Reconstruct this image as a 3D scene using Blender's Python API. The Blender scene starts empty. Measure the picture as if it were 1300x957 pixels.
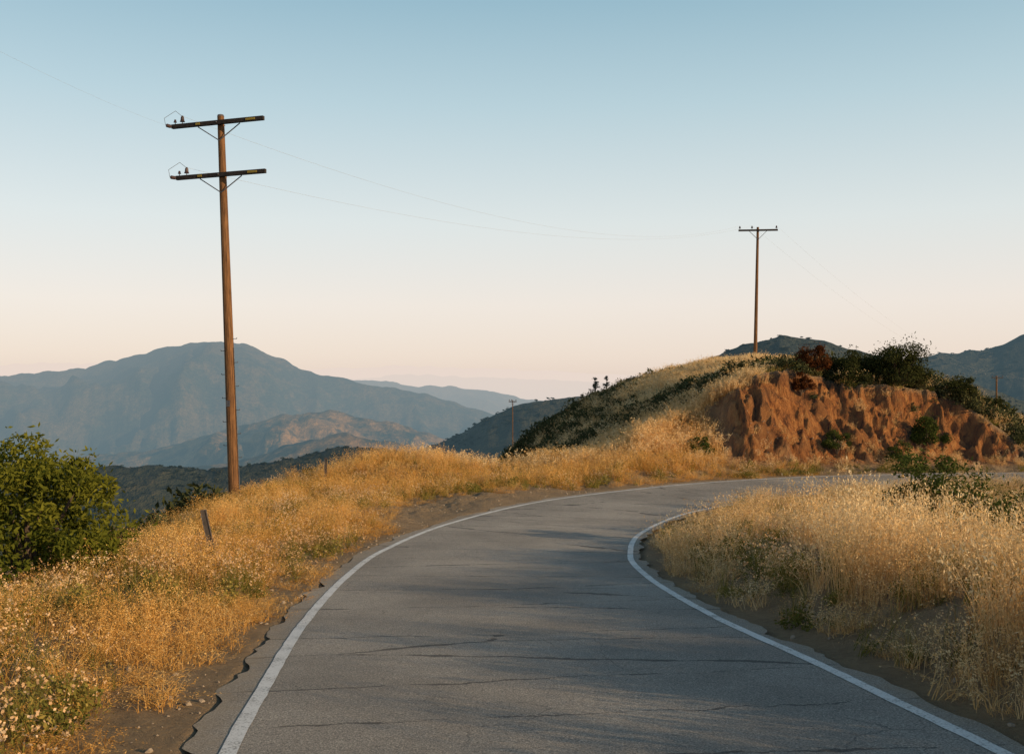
import bpy, math, random
import numpy as np
from mathutils import Vector
R = np.random.RandomState(7)
random.seed(7)
scene = bpy.context.scene

# ------------------------------------------------------------------ noise
def _h(ix, iy, s):
    h = (ix.astype(np.int64)*374761393 + iy.astype(np.int64)*668265263 + s*974634777) & 0xffffffff
    h = ((h ^ (h >> 13)) * 1274126177) & 0xffffffff
    h = (h ^ (h >> 16)) & 0xffffff
    return h / float(0xffffff)
def vn(x, y, s=0):
    ix = np.floor(x); iy = np.floor(y)
    fx = x-ix; fy = y-iy
    fx = fx*fx*fx*(fx*(fx*6-15)+10); fy = fy*fy*fy*(fy*(fy*6-15)+10)
    a = _h(ix, iy, s); b = _h(ix+1, iy, s); c = _h(ix, iy+1, s); d = _h(ix+1, iy+1, s)
    return (a*(1-fx)+b*fx)*(1-fy)+(c*(1-fx)+d*fx)*fy
def fbm(x, y, o=4, s=0, g=0.5):
    t = 0; a = 1; n = 0
    c, sn = math.cos(0.65), math.sin(0.65)
    for i in range(o):
        t = t+a*vn(x, y, s+i*17); n += a; a *= g
        x, y = (x*c-y*sn)*2.03+3.1, (x*sn+y*c)*2.03+7.7
    return t/n
def ridged(x, y, o=4, s=0, g=0.5):
    t = 0; a = 1; n = 0
    c, sn = math.cos(0.65), math.sin(0.65)
    for i in range(o):
        t = t+a*(1-np.abs(2*vn(x, y, s+i*13)-1)); n += a; a *= g
        x, y = (x*c-y*sn)*2.03+3.1, (x*sn+y*c)*2.03+7.7
    return t/n
def sst(x, a, b):
    t = np.clip((x-a)/(b-a), 0, 1); return t*t*(3-2*t)

# ------------------------------------------------------------------ road centre line
C = [(3,-60,3.5),(3,-40,2.6),(2.9,-20,1.6),(2.0,-8,.95),(1.25,0,.47),(.78,3.5,.24),(.34,7,0),(0,10,-.25),(-.2,13.4,-.5),
     (-.12,16.5,-.67),(.6,20.4,-.82),(2.4,24.6,-.9),(5.0,28.0,-.97),(7.4,30.2,-1.0),(10.1,31.9,-1.02),(13,33.2,-1.05),
     (18,34.6,-1.1),(25,35.3,-1.2),(35,34,-1.4),(48,28,-1.9),(60,15,-2.5)]
def catmull(P, step):
    P = [np.array(p, float) for p in P]
    P = [2*P[0]-P[1]]+P+[2*P[-1]-P[-2]]
    out = []
    for i in range(1, len(P)-2):
        a, b, c, d = P[i-1:i+3]
        n = max(2, int(np.linalg.norm(c-b)/step))
        for k in range(n):
            t = k/n
            out.append(0.5*((2*b)+(-a+c)*t+(2*a-5*b+4*c-d)*t*t+(-a+3*b-3*c+d)*t**3))
    out.append(P[-2])
    return np.array(out)
CL = catmull(C, 0.4)
def seg_nearest(x, y, PL):
    A = PL[:-1, :2]; B = PL[1:, :2]; D = B-A; L2 = (D**2).sum(1)
    S = np.concatenate([[0], np.cumsum(np.sqrt(L2))])
    n = len(x); t = np.empty(n); s = np.empty(n); idx = np.empty(n)
    for i in range(0, n, 20000):
        xx = x[i:i+20000, None]; yy = y[i:i+20000, None]
        px = xx-A[None, :, 0]; py = yy-A[None, :, 1]
        u = np.clip((px*D[None, :, 0]+py*D[None, :, 1])/L2[None], 0, 1)
        dx = px-u*D[None, :, 0]; dy = py-u*D[None, :, 1]
        q = dx*dx+dy*dy
        k = q.argmin(1); r = np.arange(len(k))
        sg = np.sign(D[k, 0]*dy[r, k]-D[k, 1]*dx[r, k])
        t[i:i+20000] = sg*np.sqrt(q[r, k]); s[i:i+20000] = S[k]+u[r, k]*(S[k+1]-S[k]); idx[i:i+20000] = k+u[r, k]
    return t, s, idx
CREST = catmull([(-8,-60,0),(-7,-20,0),(-6,0,0),(-5.4,9,0),(-5.6,15,0),(-6.1,21,0),(-6.9,27,0),(-6.6,32,0),(-4.0,36.2,0),(0,37.5,0),(5,41,0),(9,60,0),(9,100,0)], 1.0)
CAMZ = 2.1
F = 1264.0
T42 = np.array([(500,-9),(600,-4.5),(700,-2.2),(760,-1.0),(800,-.4),(850,.4),(900,1.35),(960,2.4),(1000,2.7),(1040,2.5),(1100,2.2),(1200,1.7),(1250,.8),(1290,-.1),(1350,-1.6),(1500,-3),(2500,-6)], float)
T75 = np.array([(400,-20),(560,-8),(650,-3.2),(700,-.9),(750,.8),(800,2.1),(850,2.9),(900,3.4),(960,3.5),(1040,3.2),(1100,2.8),(1160,2.1),(1250,.4),(1300,-1),(1500,-6),(2500,-12)], float)
RIDGES = [  # distance, crest table (bearing, rise), front slope, back slope, spur amplitude, spur wavelength
 (300,[(-200,610),(60,604),(130,591),(200,589),(260,594),(320,588),(370,580),(420,567),(470,567),(520,572),(600,586),(700,605),(1000,640)],.34,.35,16,60),
 (520,[(0,680),(300,640),(400,606),(480,580),(540,569),(580,551),(620,528),(660,511),(700,505),(760,501),(850,499),(1100,520)],.36,.4,26,90),
 (380,[(450,760),(700,570),(820,500),(880,462),(900,453),(940,438),(990,426),(1040,430),(1090,444),(1140,456),(1200,474),(1300,507),(1500,560)],.36,.4,16,60),
 (760,[(500,760),(800,560),(1000,474),(1100,462),(1140,456),(1200,447),(1260,439),(1300,422),(1400,400),(1600,380),(2200,430)],.38,.4,44,130),
 (2600,[(-900,500),(-300,480),(0,473),(60,469),(110,463),(160,453),(200,442),(240,435),(280,433),(320,438),(350,451),(380,464),(420,475),(460,482),(500,489),(540,499),(580,510),(620,522),(660,540),(760,570),(900,600)],.34,.4,330,420),
 (1800,[(-400,590),(0,582),(200,570),(300,540),(360,525),(420,519),(470,528),(520,540),(560,553),(600,563),(640,574),(760,600)],.30,.4,170,220),
 (1250,[(-400,640),(100,610),(300,585),(380,560),(440,549),(500,560),(560,574),(640,590),(900,640)],.30,.4,90,160),
 (3700,[(250,500),(380,487),(430,480),(480,481),(520,489),(570,488),(620,495),(660,503),(720,512),(800,522),(1000,540)],.33,.4,160,500),
 (9000,[(-400,475),(200,486),(400,482),(520,474),(600,477),(700,481),(800,487),(1200,490),(1800,480)],.3,.3,250,1500),
 (15000,[(-600,470),(0,462),(60,459),(120,461),(300,472),(430,466),(520,463),(600,466),(700,470),(780,475),(900,482),(1300,478),(2000,470)],.3,.3,300,2500),
]
def far_h(x, y):
    r = np.hypot(x, y)
    z = -60-200*sst(r, 350, 1500)+(fbm(x/160, y/160, 3, 5)-.5)*14*sst(r, 100, 300)
    yy = np.maximum(y, r*0.25)
    px = 650+F*np.clip(x/yy, -1.4, 1.4)
    fwd = sst(y/np.maximum(r, 1), 0.0, 0.45)
    for (D, tab, sf, sb, amp, wl) in RIDGES:
        tab = np.array(tab, float)
        py = np.interp(px, tab[:, 0], tab[:, 1])
        c = CAMZ+(490-py)/F*D
        c = c*fwd-260*(1-fwd)
        a = np.abs(yy-D)
        f = np.where(yy < D, sf, sb)
        wx = (fbm(x/wl*.7, y/wl*.7, 3, 77)-.5)*wl*.9
        n = ridged((x+wx)/wl, (y-wx)/wl*.6, 6, 31, .5)
        zi = c-f*a+amp*(n-.70)*np.clip(a/(wl*0.9), 0.04, 1.0)*1.35
        zi = zi+(fbm(x/(D*.012), y/(D*.012), 3, 8)-.5)*D*.0035
        z = np.maximum(z, zi)
    return z
def near_h(x, y, full=False):
    t, s, k = seg_nearest(x, y, CL)
    zr = np.interp(k, np.arange(len(CL)), CL[:, 2])
    xc = np.interp(k, np.arange(len(CL)), CL[:, 0]); yc = np.interp(k, np.arange(len(CL)), CL[:, 1])
    d2, _, _ = seg_nearest(x, y, CREST)
    e = np.abs(t)-2.35
    n1 = fbm(x/2.3, y/2.3, 4, 3)-.5; n2 = fbm(x/.35, y/.35, 3, 9)-.5
    rough = (n1*.3+n2*.13)*sst(e, .05, 1.2)
    zo = zr+.12*sst(e, .5, 2.5)-.08*np.clip(e-1.5, 0, 4)+.6*np.exp(-(((x+3.6)/2.2)**2+((y-34)/2.2)**2))+.35*np.exp(-(((x-2)/3.5)**2+((y-35.5)/2)**2))
    dpos = np.maximum(0, d2)
    zo = zo-.55*(dpos-1.0*(1-np.exp(-dpos/1.0)))
    zo = np.maximum(zo, -62)
    ys = np.maximum(y, 5)
    px = 650+F*np.clip(x/ys, -1.5, 1.5)
    h1 = np.interp(px, T42[:, 0], T42[:, 1]); h2 = np.interp(px, T75[:, 0], T75[:, 1])
    w = np.clip((y-42)/33, 0, 1); w = w*(2-w)*.35+w*.65
    H = h1*(1-w)+h2*w-.3*np.maximum(0, y-76)+(fbm(x/7, y/7, 3, 44)-.5)*.9+(fbm(x/1.5, y/1.5, 3, 45)-.5)*.35
    H = np.where(y < 26, -99, H)
    m = np.maximum(zo, H)
    zo2 = m+np.log1p(np.exp(-np.abs(zo-H)/.5))*.5*sst(e, 3, 6)*.6
    zo2 = np.where(y < 30, zo, zo2)
    # road cut: buttresses, gullies, ledges and a talus foot
    sw = s+(fbm(x*.5, y*.5, 3, 15)-.5)*2.0+(fbm(x*1.7, y*1.7, 3, 16)-.5)*.9
    rill = ridged(sw*.40+3, t*.06, 2, 71)
    rill2 = ridged(sw*1.3, t*.10, 3, 77)
    t0 = 2.9+1.6*(1-rill)+1.2*(1-rill2)+1.3*(fbm(s*.16, t*0, 2, 55)-.5)+1.5*(fbm(x*.7, y*.7, 5, 58, .62)-.5)
    slope = .45+(.75+.9*fbm(s*.22, s*0, 2, 61))*sst(x, 7.0, 9.5)
    zc = zr+.05+slope*(t-t0)
    zc = zc+(fbm(s*.9, zc*1.4, 4, 66)-.5)*.7*sst(t, 4, 6)
    zc = np.where(zc < zr+.6, np.maximum(zc, zr+.26*(t-3.0)), zc)
    cut = sst(zo2-zc, -.1, .25)*sst(t, 3.4, 4.4)*sst(x, 7.2, 8.8)*(y < 60)
    zo3 = np.minimum(zo2, np.maximum(zc, zr+.1*sst(e, .5, 2)))
    zo3 = np.where(y > 28, zo3, zo2)
    # inside of the bend: low bank near us, then the ground drops away to the right
    fade = sst(y, 7.5, 13)
    rise = .40*(1-.9*sst(y, 13, 20))
    zi = zr-.03+rise*sst(e, 0, 1.6)-.19*np.clip(e-2.0, 0, 8)*fade+.02*np.clip(e, 0, 20)*(1-fade)+.5*np.exp(-(((x-7.5)/3.0)**2+((y-1.5)/3.5)**2))  # last term: unseen mound, added to throw shade over the near road
    z = np.where(t > 0, zo3, zi)+rough
    under = sst(np.abs(t), 2.15, 2.4)
    z = np.where(np.abs(t) < 2.5, (zr-.07)*(1-under)+np.maximum(z, zr-.02)*under, z)
    if full: return z, t, s, zr, d2, cut, xc, yc, e
    return z
def terrain(x, y):
    x = np.asarray(x, float).ravel(); y = np.asarray(y, float).ravel()
    r = np.hypot(x, y); w = sst(r, 95, 165)
    z = np.zeros_like(x)
    a = r < 166; b = r > 94
    if a.any(): z[a] += near_h(x[a], y[a])*(1-w[a])
    if b.any(): z[b] += far_h(x[b], y[b])*w[b]
    return z

# ------------------------------------------------------------------ node helpers
def new_mat(name):
    m = bpy.data.materials.new(name); m.use_nodes = True
    nt = m.node_tree; nt.nodes.clear()
    return m, nt
def N(nt, typ, **kw):
    n = nt.nodes.new(typ)
    for k, v in kw.items(): setattr(n, k, v)
    return n
def ramp(nt, stops):
    n = nt.nodes.new('ShaderNodeValToRGB'); e = n.color_ramp.elements
    while len(e) < len(stops): e.new(.5)
    for i, (p, c) in enumerate(stops):
        e[i].position = p; e[i].color = (c[0], c[1], c[2], 1) if not isinstance(c, (int, float)) else (c, c, c, 1)
    return n
def mixc(nt, fac, a, b, mode='MIX'):
    n = nt.nodes.new('ShaderNodeMix'); n.data_type = 'RGBA'; n.blend_type = mode
    for sock, v in ((n.inputs[0], fac), (n.inputs[6], a), (n.inputs[7], b)):
        if isinstance(v, bpy.types.NodeSocket): nt.links.new(v, sock)
        elif isinstance(v, (int, float)): sock.default_value = v
        else: sock.default_value = (*v, 1)
    return n.outputs[2]
def math_(nt, op, a, b=None, clamp=False):
    n = nt.nodes.new('ShaderNodeMath'); n.operation = op; n.use_clamp = clamp
    for i, v in enumerate((a, b)):
        if v is None: continue
        if isinstance(v, bpy.types.NodeSocket): nt.links.new(v, n.inputs[i])
        else: n.inputs[i].default_value = v
    return n.outputs[0]
def noise(nt, scale, detail=4, vec=None, rough=.55, dist=0):
    n = N(nt, 'ShaderNodeTexNoise'); n.inputs['Scale'].default_value = scale; n.inputs['Detail'].default_value = detail
    n.inputs['Roughness'].default_value = rough; n.inputs['Distortion'].default_value = dist
    if vec is not None: nt.links.new(vec, n.inputs['Vector'])
    return n.outputs['Fac']
def attr(nt, name, typ='GEOMETRY'):
    n = nt.nodes.new('ShaderNodeAttribute'); n.attribute_name = name; n.attribute_type = typ
    return n.outputs['Fac']
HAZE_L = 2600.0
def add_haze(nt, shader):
    """painted haze: a glow mixed over the surface, growing with distance from the origin"""
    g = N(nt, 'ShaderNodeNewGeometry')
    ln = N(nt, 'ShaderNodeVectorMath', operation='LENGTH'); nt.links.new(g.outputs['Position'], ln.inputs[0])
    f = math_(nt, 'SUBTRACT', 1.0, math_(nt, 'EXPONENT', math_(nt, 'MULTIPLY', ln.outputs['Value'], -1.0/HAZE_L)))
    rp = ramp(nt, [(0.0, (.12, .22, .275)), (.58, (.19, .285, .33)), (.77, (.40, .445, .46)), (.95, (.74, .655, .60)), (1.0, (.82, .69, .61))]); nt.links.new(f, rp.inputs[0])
    em = N(nt, 'ShaderNodeEmission'); nt.links.new(rp.outputs[0], em.inputs[0])  # emission colour stands in for haze; no scattering air
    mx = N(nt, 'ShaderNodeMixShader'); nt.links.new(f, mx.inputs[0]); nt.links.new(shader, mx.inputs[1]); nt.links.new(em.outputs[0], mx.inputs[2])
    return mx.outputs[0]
def finish(m, nt, shader):
    o = N(nt, 'ShaderNodeOutputMaterial'); nt.links.new(shader, o.inputs[0])
    try: m.cycles.emission_sampling = 'NONE'
    except Exception: pass
    return m
def diffuse(nt, col, bump=None, bstr=.5, bdist=.02, rough=.9):
    b = N(nt, 'ShaderNodeBsdfPrincipled'); b.inputs['Roughness'].default_value = rough
    b.inputs['Specular IOR Level'].default_value = .25
    if isinstance(col, bpy.types.NodeSocket): nt.links.new(col, b.inputs['Base Color'])
    else: b.inputs['Base Color'].default_value = (*col, 1)
    if bump is not None:
        bp = N(nt, 'ShaderNodeBump'); bp.inputs['Strength'].default_value = bstr; bp.inputs['Distance'].default_value = bdist
        nt.links.new(bump, bp.inputs['Height']); nt.links.new(bp.outputs[0], b.inputs['Normal'])
    return b.outputs[0]

def mat_ground():
    m, nt = new_mat('dry_soil')
    P = N(nt, 'ShaderNodeNewGeometry').outputs['Position']
    a = noise(nt, 1.2, 6, P); b = noise(nt, 14, 6, P, .7); c = noise(nt, 70, 3, P)
    r1 = ramp(nt, [(.3, (.22, .12, .055)), (.5, (.42, .26, .125)), (.72, (.58, .41, .22))]); nt.links.new(b, r1.inputs[0])
    r2 = ramp(nt, [(.35, (.24, .165, .08)), (.65, (.52, .35, .17))]); nt.links.new(a, r2.inputs[0])
    soil = mixc(nt, .5, r1.outputs[0], r2.outputs[0])
    soil = mixc(nt, math_(nt, 'MULTIPLY', c, .6), soil, (.52, .41, .28))
    rs = ramp(nt, [(.35, (.035, .04, .02)), (.6, (.10, .085, .04)), (.8, (.2, .14, .07))]); nt.links.new(b, rs.inputs[0])
    col = mixc(nt, attr(nt, 'scrub'), soil, rs.outputs[0])
    mp = N(nt, 'ShaderNodeMapping'); mp.inputs['Scale'].default_value = (1, 1, .3); nt.links.new(P, mp.inputs[0])
    st = noise(nt, 3.2, 10, mp.outputs[0], .75, .6); st2 = noise(nt, .9, 7, P, .65)
    rc = ramp(nt, [(.38, (.085, .030, .010)), (.46, (.34, .125, .033)), (.54, (.56, .225, .058)), (.68, (.70, .38, .14))]); nt.links.new(st, rc.inputs[0])
    r4 = ramp(nt, [(.45, 0.0), (.60, 1.0)]); nt.links.new(st2, r4.inputs[0])
    rc2 = mixc(nt, math_(nt, 'MULTIPLY', r4.outputs[0], .6), rc.outputs[0], (.30, .135, .045))
    col = mixc(nt, attr(nt, 'cut'), col, rc2)
    hb = math_(nt, 'ADD', b, math_(nt, 'MULTIPLY', c, .35))
    hb = math_(nt, 'ADD', hb, math_(nt, 'MULTIPLY', st, 3.2))
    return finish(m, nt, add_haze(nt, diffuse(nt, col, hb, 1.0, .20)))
def mat_hills():
    m, nt = new_mat('chaparral_hillside')
    P = N(nt, 'ShaderNodeNewGeometry').outputs['Position']
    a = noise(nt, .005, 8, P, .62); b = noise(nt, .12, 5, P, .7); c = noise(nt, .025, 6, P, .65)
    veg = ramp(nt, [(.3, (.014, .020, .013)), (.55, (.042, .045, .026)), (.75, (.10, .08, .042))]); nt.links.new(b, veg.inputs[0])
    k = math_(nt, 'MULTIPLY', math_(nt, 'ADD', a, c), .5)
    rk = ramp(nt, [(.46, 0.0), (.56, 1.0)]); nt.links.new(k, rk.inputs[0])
    dry = ramp(nt, [(.35, (.20, .11, .04)), (.7, (.50, .27, .09))]); nt.links.new(b, dry.inputs[0])  # dry slope colour, also painted in for sunlit ridges
    col = mixc(nt, math_(nt, 'MULTIPLY', rk.outputs[0], attr(nt, 'dry_sunlit')), veg.outputs[0], dry.outputs[0])
    h = math_(nt, 'ADD', math_(nt, 'MULTIPLY', b, .5), c)
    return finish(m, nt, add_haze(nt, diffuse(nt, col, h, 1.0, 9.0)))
def mat_plant(name, c0, c1, c2, trans=.35, haze=False):
    m, nt = new_mat(name)
    f = math_(nt, 'ADD', math_(nt, 'MULTIPLY', attr(nt, 'lt'), .5), math_(nt, 'MULTIPLY', attr(nt, 'tint', 'INSTANCER'), .55))
    r = ramp(nt, [(.0, c0), (.5, c1), (1.0, c2)]); nt.links.new(f, r.inputs[0])
    d = N(nt, 'ShaderNodeBsdfDiffuse'); nt.links.new(r.outputs[0], d.inputs[0])
    tr = N(nt, 'ShaderNodeBsdfTranslucent'); nt.links.new(r.outputs[0], tr.inputs[0])
    mx = N(nt, 'ShaderNodeMixShader'); mx.inputs[0].default_value = trans
    nt.links.new(d.outputs[0], mx.inputs[1]); nt.links.new(tr.outputs[0], mx.inputs[2])
    sh = mx.outputs[0]
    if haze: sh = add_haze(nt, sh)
    return finish(m, nt, sh)
def mat_asphalt():
    m, nt = new_mat('worn_asphalt')
    uv = N(nt, 'ShaderNodeUVMap'); uv.uv_map = 'road'
    V = uv.outputs[0]
    P = N(nt, 'ShaderNodeNewGeometry').outputs['Position']
    agg = noise(nt, 80, 4, P, .8); med = noise(nt, 6, 5, P, .6); big = noise(nt, .45, 5, P, .6)
    r = ramp(nt, [(.34, (.06, .058, .054)), (.46, (.23, .212, .185)), (.57, (.385, .35, .295)), (.67, (.68, .60, .50))]); nt.links.new(agg, r.inputs[0])
    col = mixc(nt, math_(nt, 'MULTIPLY', med, .25), r.outputs[0], (.30, .268, .228))
    rb = ramp(nt, [(.36, .80), (.64, 1.18)]); nt.links.new(big, rb.inputs[0])
    col = mixc(nt, 1.0, col, rb.outputs[0], 'MULTIPLY')
    sx = N(nt, 'ShaderNodeSeparateXYZ'); nt.links.new(V, sx.inputs[0])
    warp = N(nt, 'ShaderNodeTexNoise'); warp.inputs['Scale'].default_value = 1.6; warp.inputs['Detail'].default_value = 7; warp.inputs['Roughness'].default_value = .68
    nt.links.new(V, warp.inputs['Vector'])
    wv = N(nt, 'ShaderNodeVectorMath', operation='SCALE'); wv.inputs['Scale'].default_value = .32; nt.links.new(warp.outputs['Color'], wv.inputs[0])
    va = N(nt, 'ShaderNodeVectorMath', operation='ADD'); nt.links.new(V, va.inputs[0]); nt.links.new(wv.outputs[0], va.inputs[1])
    mp = N(nt, 'ShaderNodeMapping'); mp.inputs['Scale'].default_value = (.11, .95, 1); nt.links.new(va.outputs[0], mp.inputs[0])
    vo = N(nt, 'ShaderNodeTexVoronoi', feature='DISTANCE_TO_EDGE', voronoi_dimensions='2D'); vo.inputs['Scale'].default_value = 1.0
    nt.links.new(mp.outputs[0], vo.inputs['Vector'])
    br = noise(nt, 2.0, 4, V)
    th = math_(nt, 'MULTIPLY', math_(nt, 'SUBTRACT', br, .40, True), .075)
    ck = math_(nt, 'LESS_THAN', vo.outputs['Distance'], th)
    col = mixc(nt, math_(nt, 'MULTIPLY', ck, .68), col, (.04, .037, .035))
    vo2 = N(nt, 'ShaderNodeTexVoronoi', feature='DISTANCE_TO_EDGE', voronoi_dimensions='2D'); vo2.inputs['Scale'].default_value = 2.2
    nt.links.new(va.outputs[0], vo2.inputs['Vector'])
    br2 = noise(nt, .8, 3, V)
    th2 = math_(nt, 'MULTIPLY', math_(nt, 'SUBTRACT', br2, .50, True), .09)
    ck2 = math_(nt, 'LESS_THAN', vo2.outputs['Distance'], th2)
    col = mixc(nt, math_(nt, 'MULTIPLY', ck2, .45), col, (.05, .05, .05))
    ed = math_(nt, 'ABSOLUTE', sx.outputs[0])
    e1 = math_(nt, 'MULTIPLY', math_(nt, 'SUBTRACT', math_(nt, 'ADD', ed, math_(nt, 'MULTIPLY', med, .5)), 2.3), 2.2, True)
    col = mixc(nt, math_(nt, 'MULTIPLY', e1, .7), col, (.36, .27, .165))
    hb = math_(nt, 'SUBTRACT', agg, math_(nt, 'MULTIPLY', ck, 1.5))
    return finish(m, nt, diffuse(nt, col, hb, .8, .014, .85))
def mat_paint():
    m, nt = new_mat('worn_white_paint')
    P = N(nt, 'ShaderNodeNewGeometry').outputs['Position']
    a = noise(nt, 60, 4, P, .7); b = noise(nt, 3, 5, P, .7)
    s = math_(nt, 'ADD', math_(nt, 'MULTIPLY', a, .6), math_(nt, 'MULTIPLY', b, .4))
    r = ramp(nt, [(.40, (.25, .235, .21)), (.48, (.68, .66, .61)), (.7, (.86, .84, .80))]); nt.links.new(s, r.inputs[0])
    return finish(m, nt, diffuse(nt, r.outputs[0], a, .4, .005, .7))
def mat_simple(name, c0, c1, scale=8, bstr=.4, bdist=.01, rough=.85, stretch=None):
    m, nt = new_mat(name)
    tc = N(nt, 'ShaderNodeTexCoord'); v = tc.outputs['Object']
    if stretch:
        mp = N(nt, 'ShaderNodeMapping'); mp.inputs['Scale'].default_value = stretch; nt.links.new(v, mp.inputs[0]); v = mp.outputs[0]
    a = noise(nt, scale, 6, v, .65)
    r = ramp(nt, [(.32, c0), (.68, c1)]); nt.links.new(a, r.inputs[0])
    return finish(m, nt, diffuse(nt, r.outputs[0], a, bstr, bdist, rough))

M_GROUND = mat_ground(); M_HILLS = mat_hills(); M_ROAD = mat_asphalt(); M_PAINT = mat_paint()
M_WOOD = mat_simple('creosoted_pine', (.055, .026, .012), (.24, .12, .05), 4, .6, .01, .85, (7, 7, .5))
M_ARM = mat_simple('weathered_dark_timber', (.012, .011, .012), (.045, .035, .03), 9)
M_STEEL = mat_simple('galvanised_steel', (.06, .06, .07), (.14, .14, .15), 12, .2, .003, .5)
M_CERAM = mat_simple('brown_glazed_porcelain', (.04, .025, .02), (.08, .05, .05), 5, .1, .002, .25)
M_YEL = mat_simple('yellow_tag', (.22, .15, .02), (.34, .24, .04), 9, .1, .002, .5)
M_WIRE = mat_simple('aluminium_wire', (.30, .29, .29), (.38, .37, .36), 9, .1, .001, .6)
M_BARK = mat_simple('grey_bark', (.05, .035, .025), (.15, .11, .08), 10, .6, .01)
M_WHITE = mat_simple('reflective_sheeting', (.6, .6, .6), (.8, .8, .78), 20, .1, .002, .4)
M_MARK = mat_simple('marker_post_plastic', (.05, .045, .04), (.12, .10, .09), 8, .2, .002, .6)
M_STONE = mat_simple('shoulder_stone', (.22, .17, .12), (.46, .38, .29), 14, .6, .01)

M_OAT = mat_plant('dry_wild_oat', (.36, .19, .065), (.76, .50, .22), (.95, .77, .47), .38)
M_OATL = mat_plant('dry_brome', (.36, .18, .045), (.78, .43, .115), (.96, .70, .31), .38)
M_GRNST = mat_plant('greenish_stems', (.07, .08, .02), (.19, .175, .04), (.40, .31, .09), .3)
M_BUCKH = mat_plant('buckwheat_flowerheads', (.38, .19, .08), (.66, .44, .24), (.88, .70, .47), .2)
M_SAGE = mat_plant('sage_scrub_leaves', (.03, .038, .017), (.07, .076, .033), (.17, .145, .07), .15)
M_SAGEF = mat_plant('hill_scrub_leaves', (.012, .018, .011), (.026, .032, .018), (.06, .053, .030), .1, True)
M_LAUREL = mat_plant('laurel_leaves', (.05, .07, .012), (.18, .18, .025), (.50, .40, .06), .35)
M_DGREEN = mat_plant('dark_shrub_leaves', (.025, .04, .012), (.08, .10, .025), (.20, .20, .05), .25)
M_OAKL = mat_plant('scrub_oak_leaves', (.022, .028, .010), (.06, .065, .022), (.15, .13, .05), .2)
M_RUST = mat_plant('rusty_brush_leaves', (.05, .018, .008), (.12, .045, .016), (.23, .10, .035), .2)

# ------------------------------------------------------------------ mesh helpers
def link(o, coll=None):
    (coll or scene.collection).objects.link(o); return o
def grid_mesh(name, X, Y, Z, wrap, attrs, mat, smooth=True):
    nr, nc = X.shape
    me = bpy.data.meshes.new(name)
    co = np.stack([X, Y, Z], -1).reshape(-1, 3)
    i = np.arange(nr-1)[:, None]; j = np.arange(nc if wrap else nc-1)[None, :]
    j2 = (j+1) % nc
    q = np.stack([i*nc+j, i*nc+j2, (i+1)*nc+j2, (i+1)*nc+j], -1).reshape(-1, 4)
    a = co[q[0, 1]]-co[q[0, 0]]; b = co[q[0, 3]]-co[q[0, 0]]
    if a[0]*b[1]-a[1]*b[0] < 0: q = q[:, ::-1].copy()
    me.vertices.add(len(co)); me.vertices.foreach_set('co', co.astype(np.float32).ravel())
    me.loops.add(q.size); me.loops.foreach_set('vertex_index', q.astype(np.int32).ravel())
    me.polygons.add(len(q)); me.polygons.foreach_set('loop_start', (np.arange(len(q))*4).astype(np.int32))
    me.polygons.foreach_set('use_smooth', np.full(len(q), smooth))
    me.update(calc_edges=True)
    for k, v in attrs.items():
        a = me.attributes.new(k, 'FLOAT', 'POINT'); a.data.foreach_set('value', v.astype(np.float32).ravel())
    me.materials.append(mat)
    return link(bpy.data.objects.new(name, me))

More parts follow.
